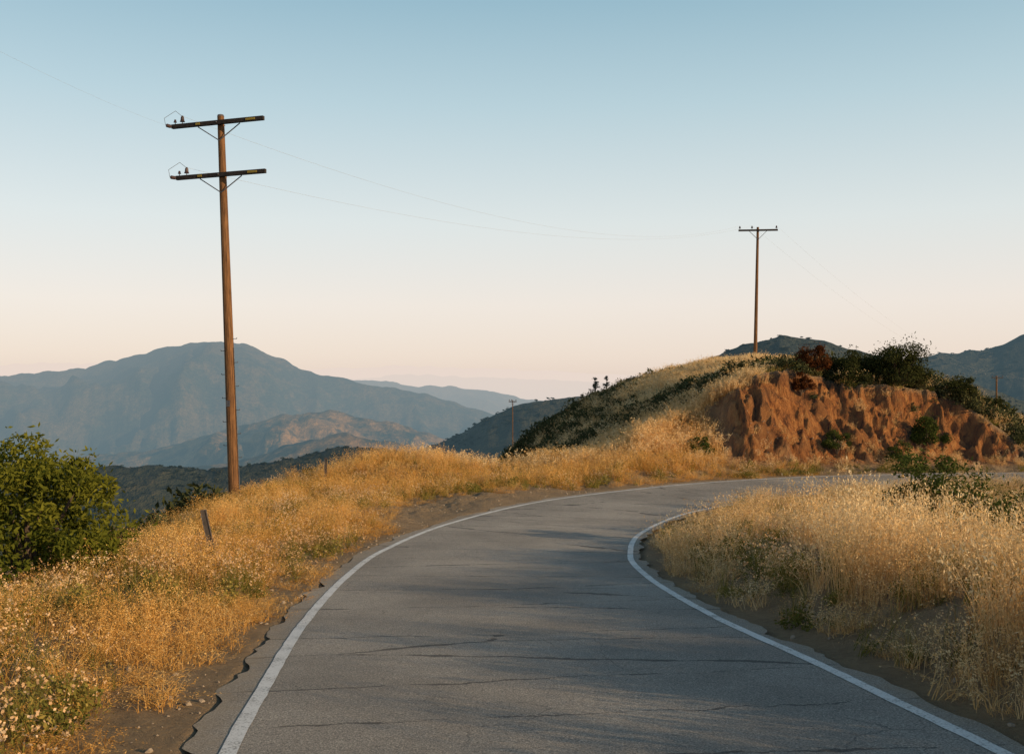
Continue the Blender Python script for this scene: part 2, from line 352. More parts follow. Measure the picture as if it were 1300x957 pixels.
class MB:
    def __init__(s): s.v = []; s.f = []; s.m = []; s.lt = []; s.n = 0
    def add(s, V, Fc, mi=0, lt=None):
        V = np.asarray(V, float); Fc = [tuple(int(q)+s.n for q in f) for f in Fc]
        s.v.append(V); s.f += Fc; s.m += [mi]*len(Fc)
        s.lt.append(np.full(len(V), .5) if lt is None else np.broadcast_to(np.asarray(lt, float), (len(V),)).copy())
        s.n += len(V)
    def cyl(s, p0, p1, r0, r1, n=8, mi=0, caps=True):
        p0 = np.array(p0, float); p1 = np.array(p1, float); d = p1-p0; d /= np.linalg.norm(d)+1e-9
        a = np.cross(d, [0, 0, 1.0])
        if np.linalg.norm(a) < 1e-3: a = np.array([1.0, 0, 0])
        a /= np.linalg.norm(a); b = np.cross(d, a)
        th = np.arange(n)*2*math.pi/n
        ring = np.cos(th)[:, None]*a+np.sin(th)[:, None]*b
        V = np.concatenate([p0+ring*r0, p1+ring*r1])
        Fc = [(i, (i+1) % n, n+(i+1) % n, n+i) for i in range(n)]
        if caps: Fc += [tuple(range(n))[::-1], tuple(range(n, 2*n))]
        s.add(V, Fc, mi)
    def tube(s, P, Rr, n=8, mi=0):
        P = [np.array(p, float) for p in P]
        for k in range(len(P)-1): s.cyl(P[k], P[k+1], Rr[k], Rr[k+1], n, mi, caps=(k in (0, len(P)-2)))
    def box(s, c, sx, sy, sz, ax=None, mi=0):
        ax = np.eye(3) if ax is None else np.array(ax, float)
        c = np.array(c, float)
        V = np.array([c+ax[0]*sx*i/2+ax[1]*sy*j/2+ax[2]*sz*k/2 for i in (-1, 1) for j in (-1, 1) for k in (-1, 1)])
        s.add(V, [(0, 1, 3, 2), (4, 6, 7, 5), (0, 4, 5, 1), (2, 3, 7, 6), (0, 2, 6, 4), (1, 5, 7, 3)], mi)
    def leaves(s, Cc, L, W, mi=0, lt=None, rng=R, upb=0.3):
        n = len(Cc); a = rng.normal(size=(n, 3)); a[:, 2] += upb; a /= np.linalg.norm(a, axis=1)[:, None]
        b = np.cross(a, rng.normal(size=(n, 3))); b /= np.linalg.norm(b, axis=1)[:, None]+1e-9
        L = np.broadcast_to(L, (n,))[:, None]; W = np.broadcast_to(W, (n,))[:, None]
        V = np.stack([Cc-a*L/2, Cc+b*W/2, Cc+a*L/2, Cc-b*W/2], 1).reshape(-1, 3)
        if lt is None: lt = rng.rand(n)
        i = np.arange(n)*4
        s.add(V, np.stack([i, i+1, i+2, i+3], 1).tolist(), mi, np.repeat(lt, 4))
    def ribbon(s, P, w, mi=0, lt=.5, rng=R):
        P = np.array(P); n = len(P); ang = rng.rand()*math.pi
        side = np.array([math.cos(ang), math.sin(ang), 0])
        ww = w*np.linspace(1, .25, n)[:, None]
        V = np.concatenate([P-side*ww/2, P+side*ww/2])
        s.add(V, [(i, n+i, n+i+1, i+1) for i in range(n-1)], mi, lt)
    def obj(s, name, mats, coll=None, smooth=False, loc=None):
        me = bpy.data.meshes.new(name)
        V = np.concatenate(s.v)
        if loc is not None: V = V-np.array(loc)
        me.from_pydata(V.tolist(), [], s.f)
        for m in mats: me.materials.append(m)
        me.polygons.foreach_set('material_index', np.array(s.m, np.int32))
        if smooth: me.polygons.foreach_set('use_smooth', np.full(len(s.f), True))
        a = me.attributes.new('lt', 'FLOAT', 'POINT'); a.data.foreach_set('value', np.concatenate(s.lt).astype(np.float32))
        me.update()
        o = bpy.data.objects.new(name, me)
        if loc is not None: o.location = loc
        return link(o, coll)

# ------------------------------------------------------------------ ground + hills
def logr(a, b, q):
    n = int(math.log(b/a)/math.log(q)); return list(a*(b/a)**(np.arange(n)/n))
rings_near = [.05, .6]+logr(1.2, 20, 1.013)+list(np.arange(20, 33, .16))+list(np.arange(33, 47, .07))+list(np.arange(47, 92, .35))+list(np.arange(92, 171, 1.8))
rings_far = [rings_near[-1]]+logr(rings_near[-1]*1.008, 60000, 1.0105)
fine = np.radians(np.arange(-44, 44.01, .1))
coarse = np.radians(np.arange(46, 316, 2.0))
ang = np.concatenate([fine, coarse])
def polar(rings):
    r = np.array(rings)[:, None]
    return r*np.sin(ang)[None], r*np.cos(ang)[None]
X, Y = polar(rings_near)
x = X.ravel(); y = Y.ravel()
zf, t_, s_, zr_, d2_, cut_, xc_, yc_, e_ = near_h(x, y, True)
rr = np.hypot(x, y); w = sst(rr, 95, 165); zz = zf*(1-w)
bsel = rr > 94; zz[bsel] += far_h(x[bsel], y[bsel])*w[bsel]
scrub = np.maximum(sst(d2_, .5, 3)*(t_ > 0), sst(y, 40, 46)*(t_ > 0))*(1-cut_)
scrub *= (.6+.4*fbm(x/4, y/4, 3, 12))
grid_mesh('ground', X, Y, zz.reshape(X.shape), True, {'cut': cut_, 'scrub': scrub}, M_GROUND)
edge_row = zz.reshape(X.shape)[-1]
X, Y = polar(rings_far)
Z = terrain(X, Y).reshape(X.shape); Z[0] = edge_row
rr = np.hypot(X, Y)
dry_sunlit = .08+.9*sst(rr, 900, 1200)*(1-.78*sst(rr, 1900, 2200))  # dry patches, raised in mid-range to paint sunlit ridgelines into the colour
grid_mesh('hills', X, Y, Z, True, {'dry_sunlit': dry_sunlit}, M_HILLS)

# ------------------------------------------------------------------ road + lines
def offset_line(t):
    d = np.gradient(CL[:, :2], axis=0); d /= np.linalg.norm(d, axis=1)[:, None]
    nrm = np.stack([-d[:, 1], d[:, 0]], 1)
    tt = np.broadcast_to(t, (len(CL),))[:, None]
    return CL[:, :2]+nrm*tt
def strip(name, ts, mat, lift):
    rows = [offset_line(t) for t in ts]
    Xs = np.stack([r[:, 0] for r in rows], 1); Ys = np.stack([r[:, 1] for r in rows], 1)
    Zs = np.repeat(CL[:, 2:3], len(ts), 1)+lift
    o = grid_mesh(name, Xs, Ys, Zs, False, {}, mat)
    uvl = o.data.uv_layers.new(name='road')
    U = np.stack([np.broadcast_to(t, (len(CL),)) for t in ts], 1).ravel(); Vv = np.repeat(CL_S[:, None], len(ts), 1).ravel()
    vi = np.empty(len(o.data.loops), np.int32); o.data.loops.foreach_get('vertex_index', vi)
    uvl.data.foreach_set('uv', np.stack([U[vi], Vv[vi]], 1).astype(np.float32).ravel())
    return o
CLd = CL
CL = catmull(C, .12); CL_S = np.concatenate([[0], np.cumsum(np.linalg.norm(np.diff(CL[:, :2], axis=0), axis=1))])
wl_ = 2.34+.2*(fbm(CL_S*1.6, CL_S*0, 5, 21, .65)-.5)*2; wr_ = -2.26-.16*(fbm(CL_S*1.6, CL_S*0+9, 5, 22, .65)-.5)*2
strip('road', [wl_, 2.0+0*CL_S, 1+0*CL_S, 0*CL_S, -1+0*CL_S, -2+0*CL_S, wr_], M_ROAD, 0.0)
j1 = .014*(fbm(CL_S*.8, CL_S*0, 3, 31)-.5); j2 = .012*(fbm(CL_S*6, CL_S*0, 3, 32)-.5); j3 = .012*(fbm(CL_S*6, CL_S*0, 3, 33)-.5)
strip('painted_edge_line', [2.12+j1+j2, 2.02+j1+j3], M_PAINT, .004)
strip('painted_edge_line.001', [-2.02+j1+j2, -2.115+j1+j3], M_PAINT, .004)
CL = CLd

# ------------------------------------------------------------------ scatter
def gn_scatter(name, pts, rot, scl, tint, objs):
    coll = bpy.data.collections.new(name+'_parts')
    me = bpy.data.meshes.new(name); me.from_pydata(np.asarray(pts).tolist(), [], [])
    n = len(pts); print(name, n)
    for k, ty, v in (('rot', 'FLOAT_VECTOR', rot), ('scl', 'FLOAT_VECTOR', scl)):
        a = me.attributes.new(k, ty, 'POINT'); a.data.foreach_set('vector', np.asarray(v, np.float32).ravel())
    a = me.attributes.new('tint', 'FLOAT', 'POINT'); a.data.foreach_set('value', np.asarray(tint, np.float32))
    a = me.attributes.new('idx', 'INT', 'POINT'); a.data.foreach_set('value', R.randint(0, len(objs), n).astype(np.int32))
    o = link(bpy.data.objects.new(name, me))
    for q in objs:
        coll.objects.link(q); q.parent = o
    ng = bpy.data.node_groups.new(name+'_gn', 'GeometryNodeTree')
    ng.interface.new_socket('Geometry', in_out='INPUT', socket_type='NodeSocketGeometry')
    ng.interface.new_socket('Geometry', in_out='OUTPUT', socket_type='NodeSocketGeometry')
    nn = ng.nodes; L = ng.links
    gi = nn.new('NodeGroupInput'); go = nn.new('NodeGroupOutput')
    ci = nn.new('GeometryNodeCollectionInfo'); ci.inputs[0].default_value = coll; ci.inputs[1].default_value = True; ci.inputs[2].default_value = True
    ip = nn.new('GeometryNodeInstanceOnPoints'); ip.inputs['Pick Instance'].default_value = True
    def na(nm, ty):
        q = nn.new('GeometryNodeInputNamedAttribute'); q.data_type = ty; q.inputs[0].default_value = nm; return q.outputs[0]
    er = nn.new('FunctionNodeEulerToRotation'); L.new(na('rot', 'FLOAT_VECTOR'), er.inputs[0])
    L.new(gi.outputs[0], ip.inputs['Points']); L.new(ci.outputs[0], ip.inputs['Instance'])
    L.new(na('idx', 'INT'), ip.inputs['Instance Index']); L.new(er.outputs[0], ip.inputs['Rotation']); L.new(na('scl', 'FLOAT_VECTOR'), ip.inputs['Scale'])
    L.new(ip.outputs[0], go.inputs[0])
    md = o.modifiers.new('scatter', 'NODES'); md.node_group = ng
    return o
class NC:
    class objects:
        @staticmethod
        def link(o): pass
def rots(n, tilt=.12):
    return np.stack([R.normal(0, tilt, n), R.normal(0, tilt, n), R.rand(n)*6.283], 1)

def oat_tuft(seed, h=.8, n=13, spread=.13, heads=True, blades=12, sw=.005, hs=1.0, bw=.008):
    rng = np.random.RandomState(seed); mb = MB()
    for i in range(n):
        a = rng.rand()*6.283; r = spread*math.sqrt(rng.rand()); H = h*rng.uniform(.5, 1.1)
        b = np.array([math.cos(a)*r, math.sin(a)*r, -.03]); ln = rng.normal(0, .18, 2)*H+np.array([math.cos(a), math.sin(a)])*.14*H
        P = [b+np.array([ln[0]*k*k, ln[1]*k*k, H*k*(1-.08*k)]) for k in np.linspace(0, 1, 5)]
        lt = rng.rand()
        mb.ribbon(P, sw, 0, lt*.8, rng)
        if heads:
            m = 9; k = rng.uniform(.62, 1.0, m)
            Cc = np.array([b+np.array([ln[0]*q*q, ln[1]*q*q, H*q*(1-.08*q)]) for q in k])+rng.normal(0, .024, (m, 3))
            mb.leaves(Cc, rng.uniform(.022, .040, m)*hs, rng.uniform(.008, .014, m)*hs, 0, np.clip(lt*.5+.35+rng.rand(m)*.4, 0, 1), rng, -1.2)
    for i in range(blades):
        a = rng.rand()*6.283; r = spread*rng.rand(); H = h*rng.uniform(.25, .65); a2 = rng.rand()*6.283
        b = np.array([math.cos(a)*r, math.sin(a)*r, -.03]); q = rng.uniform(.3, .9)*H
        P = [b+np.array([math.cos(a2)*q*k*k, math.sin(a2)*q*k*k, H*(k-.35*k*k)]) for k in np.linspace(0, 1, 4)]
        mb.ribbon(P, bw, 0, rng.rand()*.6, rng)
    return mb
def buck_tuft(seed, h=.42):
    rng = np.random.RandomState(seed); mb = MB()
    m = 110; d = rng.normal(size=(m, 3)); d[:, 2] = np.abs(d[:, 2]); d /= np.linalg.norm(d, axis=1)[:, None]
    Cc = d*np.array([.26, .26, h*.62])*rng.uniform(.4, 1, (m, 1))
    mb.leaves(Cc, rng.uniform(.025, .06, m), .011, 1, None, rng, .8)
    for i in range(30):
        v = rng.normal(size=3); v[2] = abs(v[2])+.7; v /= np.linalg.norm(v); e = v*np.array([.36, .36, h])*rng.uniform(.75, 1.2)
        mb.ribbon([v*0, e*.5+[0, 0, .02], e], .005, 1, rng.rand(), rng)
        k = rng.randint(3, 6)
        mb.leaves(e+rng.normal(0, .011, (k, 3)), .022, .018, 0, .2+.6*rng.rand(k), rng, 0)
    return mb
def scrub_clump(seed, n=420, leaf=.07, rx=.5, rz=.5, sub=9):
    rng = np.random.RandomState(seed); mb = MB()
    cs = rng.normal(size=(sub, 3)); cs[:, 2] = np.abs(cs[:, 2]); cs /= np.linalg.norm(cs, axis=1)[:, None]
    cs *= np.array([rx, rx, rz])*rng.uniform(.35, .85, (sub, 1))
    k = rng.randint(0, sub, n); d = rng.normal(size=(n, 3)); d /= np.linalg.norm(d, axis=1)[:, None]
    Cc = cs[k]+d*rx*.42*rng.uniform(.5, 1, (n, 1)); Cc[:, 2] = np.abs(Cc[:, 2])-.03
    mb.leaves(Cc, rng.uniform(.7, 1.4, n)*leaf, leaf*.5, 0, np.clip(rng.rand(sub)[k]*.5+rng.rand(n)*.5, 0, 1), rng, .5)
    return mb
def src(mbs, nm, mats): return [m.obj(nm if i == 0 else nm+'_%d' % i, mats, NC) for i, m in enumerate(mbs)]
def sample(x0, x1, y0, y1, dens):
    n = int((x1-x0)*(y1-y0)*dens)
    x = R.uniform(x0, x1, n); y = R.uniform(y0, y1, n)
    keep = (np.abs(x) < .72*np.abs(y)+3.5)
    return x[keep], y[keep]
def info(x, y):
    z, t, s, zr, d2, cut, xc, yc, e = near_h(x, y, True)
    return dict(z=z, t=t, s=s, d2=d2, cut=cut, xc=xc, yc=yc, e=e)
def iso(v): return np.stack([v, v, v], 1)

# right-hand tall wild oats
x, y = sample(1.5, 24, -4, 32, 26)
I = info(x, y); g = fbm(x/.9, y/.9, 3, 101, .55); g2 = fbm(x/4, y/4, 2, 111)
edge = 2.30+.4*fbm(I['s']*.9, I['s']*0, 3, 7)
k = (I['t'] < -edge) & (I['t'] > -17) & (R.rand(len(x)) < np.clip((g-.27)*4.5, 0.15, 1))
bushy = np.exp(-(((x[k]-6.9)/1.9)**2+((y[k]-14.4)/2.4)**2))
hs = (.44+2.4*(g[k]-.47)+.4*(g2[k]-.5))*(.5+.5*sst(-I['t'][k]-edge[k], 0, 1.0))*R.uniform(.75, 1.3, k.sum())*(1-.45*sst(y[k], 16, 24))*(1-.65*bushy)
hs = np.clip(hs, .2, 1.25)*1.15
gn_scatter('wild_oat_grass', np.stack([x[k], y[k], I['z'][k]], 1), rots(k.sum(), .14), np.stack([.8+.3*hs, .8+.3*hs, hs], 1), np.clip(g2[k]*1.0-.08+R.normal(0, .25, k.sum()), 0, 1),
           src([oat_tuft(i, .85, 13, hs=1.05) for i in range(6)], 'oat_tuft', [M_OAT]))
# left-hand shorter brome + oats
x, y = sample(-17, 11, 1.5, 43, 34)
I = info(x, y); g = fbm(x/1.0, y/1.0, 3, 201, .6)
def padf(I, x, y): return 2.42+1.9*np.exp(-((I['yc']-23.5)/3.4)**2)+.9*(fbm(x/.8, y/.8, 3, 17)-.42)
pad = padf(I, x, y)
bare = fbm(x/2.2, y/2.2, 3, 231)
k = (I['t'] > pad) & (I['d2'] < 1.6+1.5*g) & (I['cut'] < .2) & (R.rand(len(x)) < np.clip((g-.16)*4, .35, 1)*np.where(np.hypot(x, y) > 22, .7, 1)*(.35+.65*sst(bare, .31, .45))) & (y < 42)
far = sst(y, 20, 30)
hs = (.17+.66*(g-.1)+far*.25)[k]*(.42+.58*sst(I['t'][k]-pad[k], 0, 1.6))*R.uniform(.6, 1.4, k.sum())*(.65+.35*sst(bare[k], .33, .5))*(1-.5*sst(x[k], 5.5, 8.0))
hs = np.maximum(hs, .14)
gn_scatter('dry_brome_grass', np.stack([x[k], y[k], I['z'][k]], 1), rots(k.sum(), .16), np.stack([.75+.4*hs, .75+.4*hs, hs], 1), np.clip(g[k]*.8-.1+R.normal(0, .3, k.sum()), 0, 1),
           src([oat_tuft(20+i, .85, 12, spread=.16, blades=16) for i in range(6)], 'brome_tuft', [M_OATL]))
# buckwheat and green weeds both sides
x, y = sample(-15, 22, 1.5, 42, 5.5)
I = info(x, y); g = fbm(x/1.8, y/1.8, 3, 301); pad = padf(I, x, y)
k = (((I['t'] > pad+.25) & (I['d2'] < 2.5)) | ((I['t'] < -2.8) & (I['t'] > -15))) & (I['cut'] < .3) & (g > np.where(I['t'] > 0, .48, .49))
hs = R.uniform(.5, 1.2, k.sum())*np.where(I['t'][k] < 0, 1.1, .95)
gn_scatter('buckwheat_plants', np.stack([x[k], y[k], I['z'][k]], 1), rots(k.sum(), .12), iso(hs), R.rand(k.sum())*.8,
           src([buck_tuft(40+i) for i in range(4)], 'buckwheat', [M_BUCKH, M_GRNST]))
x, y = sample(-15, 22, 1.5, 42, 5.5)
I = info(x, y); g = fbm(x/2.0, y/2.0, 3, 401); pad = padf(I, x, y)
k = (((I['t'] > pad+.2) & (I['d2'] < 2.5)) | ((I['t'] < -2.6) & (I['t'] > -15))) & (I['cut'] < .3) & (g > .46)
hs = R.uniform(.5, 1.3, k.sum())
gn_scatter('green_weeds', np.stack([x[k], y[k], I['z'][k]], 1), rots(k.sum(), .12), iso(hs), R.rand(k.sum()),
           src([scrub_clump(60+i, 300, .04, .22, .36) for i in range(3)]+[oat_tuft(70+i, .5, 24, heads=False, blades=30) for i in range(3)], 'weed', [M_GRNST]))
def stone(seed):
    rng = np.random.RandomState(seed); mb = MB(); n = 6; V = []
    for i in range(4):
        for j in range(n):
            th = j*6.283/n; ph = (i/3-.5)*math.pi*.9; q = rng.uniform(.75, 1.1)
            V.append([math.cos(th)*math.cos(ph)*q, math.sin(th)*math.cos(ph)*q*.8, math.sin(ph)*q*.6])
    Fc = [(i*n+j, i*n+(j+1) % n, (i+1)*n+(j+1) % n, (i+1)*n+j) for i in range(3) for j in range(n)]+[tuple(range(n))[::-1], tuple(range(3*n, 4*n))]
    mb.add(V, Fc); return mb
x, y = sample(-10, 14, 1.5, 38, 40)
I = info(x, y)
k = ((I['t'] > 2.3) & (I['t'] < 2.4+3.2*R.rand(len(x))**2) | (I['t'] < -2.3) & (I['t'] > -2.7) & (R.rand(len(x)) < .3) | (I['t'] > 3.6) & (I['t'] < 6) & (I['xc'] > 7) )
hs = .006+.03*R.rand(k.sum())**6
gn_scatter('shoulder_gravel', np.stack([x[k], y[k], I['z'][k]+.002], 1), rots(k.sum(), .5), iso(hs), R.rand(k.sum()),
           src([stone(80+i) for i in range(4)], 'stone', [M_STONE]))
# sage scrub on the knoll and below the left crest
x = R.uniform(-45, 45, 60000); y = R.uniform(8, 95, 60000)
I = info(x, y); g = fbm(x/5, y/5, 3, 501)
px = 650+F*x/y
gold = sst(px, 790, 850)*(1-sst(px, 1010, 1080))*sst(y, 48, 58)
gold = np.maximum(gold, (y < 45)*sst(px, 730, 790)*(1-sst(px, 940, 970)))
left = (I['d2'] > 1.6) & (I['t'] > 0)
hill = (I['t'] > 5) & (y > 40) & (x > -6)
p = np.clip((g-.25)*3, 0, 1)*(1-.85*gold)*np.where(I['cut'] < .3, .85, .14*(fbm(x/1.4, y/1.4, 2, 511) > .5))
p = np.maximum(p, ((px > 1040) & (y < 50) & (y > 38) & (I['cut'] < .3))*.9)
k = (left | hill | (I['cut'] > .3) | ((px > 1040) & (y > 38))) & (I['t'] > 4.5) & (R.rand(len(x)) < p) & (np.abs(x) < .75*y+6)
hs = R.uniform(.55, 1.5, k.sum())*np.where(I['cut'][k] > .3, .45, 1)*np.where(R.rand(k.sum()) < .06, 1.6, 1)
gn_scatter('sage_scrub', np.stack([x[k], y[k], I['z'][k]], 1), rots(k.sum(), .15), iso(hs), np.clip(R.normal(.4, .3, k.sum()), 0, 1),
           src([scrub_clump(100+i, 360, .10, .5, .5) for i in range(5)], 'sage_clump', [M_SAGE]))
# golden grass on the knoll
x = R.uniform(-5, 45, 60000); y = R.uniform(34, 90, 60000)
I = info(x, y); g = fbm(x/3, y/3, 3, 601); px = 650+F*x/y
gold = sst(px, 770, 840)*(1-sst(px, 1010, 1080))*sst(y, 48, 58)+(y < 45)*sst(px, 690, 770)*(1-sst(px, 935, 965))+.18
k = (I['t'] > 4.6) & (I['cut'] < .3) & (R.rand(len(x)) < gold*np.clip((g-.2)*3, 0, 1)) & (I['d2'] < 30)
k |= (I['t'] > 3.2) & (I['t'] < 5.2) & (I['xc'] > 6) & (R.rand(len(x)) < .16)
k |= (I['cut'] > .3) & (R.rand(len(x)) < .16*(g > .52))
hs = R.uniform(.45, 1.1, k.sum())*np.where((I['cut'][k] > .3) | (I['t'][k] < 5.4), .55, 1)
gn_scatter('knoll_grass', np.stack([x[k], y[k], I['z'][k]], 1), rots(k.sum(), .15), np.stack([hs*1.6, hs*1.6, hs], 1), np.clip(R.normal(.45, .3, k.sum()), 0, 1),
           src([oat_tuft(120+i, .7, 22, spread=.25, heads=True, blades=28, sw=.012, hs=1.6, bw=.014) for i in range(4)], 'knoll_tuft', [M_OAT]))
# chaparral on the middle-distance hills
n = 60000
th = R.uniform(math.radians(-34), math.radians(36), n); r = 130*(900/130)**(R.rand(n)**.8)
x = r*np.sin(th); y = r*np.cos(th); z = terrain(x, y); g = fbm(x/30, y/30, 3, 701)
k = (R.rand(n) < np.clip((g-.35)*3, .03, 1))
hs = R.uniform(.4, 1.2, k.sum())*(.5+r[k]/700)
gn_scatter('hillside_chaparral', np.stack([x[k], y[k], z[k]-.25], 1), rots(k.sum(), .2), np.stack([hs*1.6, hs*1.6, hs*.8], 1), R.rand(k.sum()),
           src([scrub_clump(140+i, 60, .5, .8, .7, 5) for i in range(4)], 'chaparral_clump', [M_SAGEF]))

# ------------------------------------------------------------------ named shrubs
def shrub(name, x, y, rx, rz, mat, seed, nl=6000, leaf=.06, sub=40, base=.15, ry=None):
    rng = np.random.RandomState(seed); mb = MB(); ry = ry or rx
    gz = float(terrain([x], [y])[0])
    cs = rng.normal(size=(sub, 3)); cs[:, 2] = np.abs(cs[:, 2])*1.1-.25; cs /= np.linalg.norm(cs, axis=1)[:, None]
    cs = cs*rng.uniform(.4, .95, (sub, 1))*np.array([rx, ry, rz*.92]); cs[:, 2] = np.maximum(cs[:, 2], 0)+base*rz+.1*rz
    for c in cs[:18]:
        mid = c*np.array([.35, .35, .5])+rng.normal(0, .04, 3)*rx
        mb.tube([(0, 0, -.15), mid, c], [.045*rx, .028*rx, .008*rx], 6, 1)
    cr = rx*rng.uniform(.14, .36, sub)
    k = rng.randint(0, sub, nl); d = rng.normal(size=(nl, 3)); d /= np.linalg.norm(d, axis=1)[:, None]
    Cc = cs[k]+d*cr[k][:, None]*rng.uniform(.35, 1.1, (nl, 1))**.6*np.array([1, 1, .8])
    Cc[:, 2] = np.maximum(Cc[:, 2], .02)
    m = nl//14; q = rng.randint(0, sub, m); dd = rng.normal(size=(m, 3)); dd[:, 2] = np.abs(dd[:, 2])
    dd /= np.linalg.norm(dd, axis=1)[:, None]
    Cs = cs[q]+dd*cr[q][:, None]*rng.uniform(1.0, 1.6, (m, 1)); Cc = np.concatenate([Cc, Cs]); k = np.concatenate([k, q])
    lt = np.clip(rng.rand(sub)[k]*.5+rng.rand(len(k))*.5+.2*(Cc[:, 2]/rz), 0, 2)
    mb.leaves(Cc, leaf*rng.uniform(.7, 1.4, len(k)), leaf*.42, 0, lt, rng, .4)
    mb.v = [v+np.array([x, y, gz]) for v in mb.v]
    return mb.obj(name, [mat, M_BARK], loc=(x, y, gz))
shrub('laurel_shrub', -6.5, 13.4, 1.25, 1.95, M_LAUREL, 1, 16000, .085, 60)
shrub('laurel_shrub', -9.2, 15.6, 1.6, 2.3, M_LAUREL, 2, 9000, .09, 50)
shrub('green_shrub', 6.8, 16.2, 1.15, 1.65, M_DGREEN, 3, 15000, .07, 58, ry=1.1)
shrub('green_shrub', 7.9, 16.4, .95, 1.35, M_DGREEN, 23, 10000, .07, 40)
shrub('green_shrub', 10.2, 19.0, 1.3, 1.8, M_DGREEN, 4, 9000, .07, 45)
shrub('green_shrub', 12.6, 23.5, 1.2, 1.4, M_OAKL, 5, 8000, .06, 40)
shrub('rusty_brush', 12.1, 40.4, .85, 1.35, M_RUST, 6, 6000, .09, 30)
shrub('rusty_brush', 11.5, 39.6, .5, .7, M_RUST, 16, 3000, .09, 20)
shrub('scrub_oak', 13.7, 40.8, .95, 1.2, M_OAKL, 7, 6000, .10, 32)
shrub('scrub_oak', 15.9, 41.0, 1.5, 1.45, M_OAKL, 8, 12000, .11, 50)
shrub('scrub_oak', 16.4, 39.4, .8, .9, M_DGREEN, 9, 5000, .09, 26)
shrub('scrub_oak', 14.7, 42.2, 1.2, 1.1, M_OAKL, 17, 6000, .10, 32)
shrub('green_shrub', 18.4, 41.2, .9, .9, M_OAKL, 18, 4500, .09, 24)
shrub('green_shrub', 20.0, 42.0, .9, .8, M_OAKL, 19, 4500, .09, 24)
shrub('green_shrub', 6.8, 36.0, .6, .6, M_DGREEN, 10, 2500, .07, 20)
shrub('green_shrub', 12.4, 38.0, .6, .7, M_DGREEN, 11, 2500, .07, 20)
shrub('green_shrub', 14.8, 38.0, .5, .7, M_DGREEN, 12, 2500, .07, 20)
shrub('sagebrush', 9.0, 44.0, 1.0, .7, M_SAGE, 13, 5000, .09, 30)
shrub('sagebrush', 10.4, 45.5, 1.0, .8, M_SAGE, 14, 5000, .09, 30)

def conifer(name, x, y, h, seed):
    rng = np.random.RandomState(seed); mb = MB(); gz = float(terrain([x], [y])[0])
    mb.tube([(0, 0, -.5), (.05*h*.3, 0, h*.5), (0, 0, h)], [.03*h, .02*h, .004*h], 6, 1)
    for i in range(26):
        q = rng.uniform(.18, .98); a = rng.rand()*6.283; L = (1-q)*.34*h*rng.uniform(.6, 1.2)+.04*h
        e = np.array([math.cos(a)*L, math.sin(a)*L, q*h+L*.1]); b = np.array([0, 0, q*h])
        mb.cyl(b, e, .006*h, .002*h, 4, 1)
        k = 60; f = rng.rand(k)[:, None]
        mb.leaves(b+(e-b)*f+rng.normal(0, .022*h, (k, 3)), .07*h*.6, .02*h, 0, rng.rand(k), rng, .2)
    mb.v = [v+np.array([x, y, gz]) for v in mb.v]
    return mb.obj(name, [M_SAGEF, M_BARK], loc=(x, y, gz))
conifer('pine_tree', 6.6, 79, 2.6, 31); conifer('pine_tree', 5.7, 80, 2.2, 32); conifer('pine_tree', 7.4, 78, 2.0, 33); conifer('pine_tree', 4.9, 79, 1.8, 34)

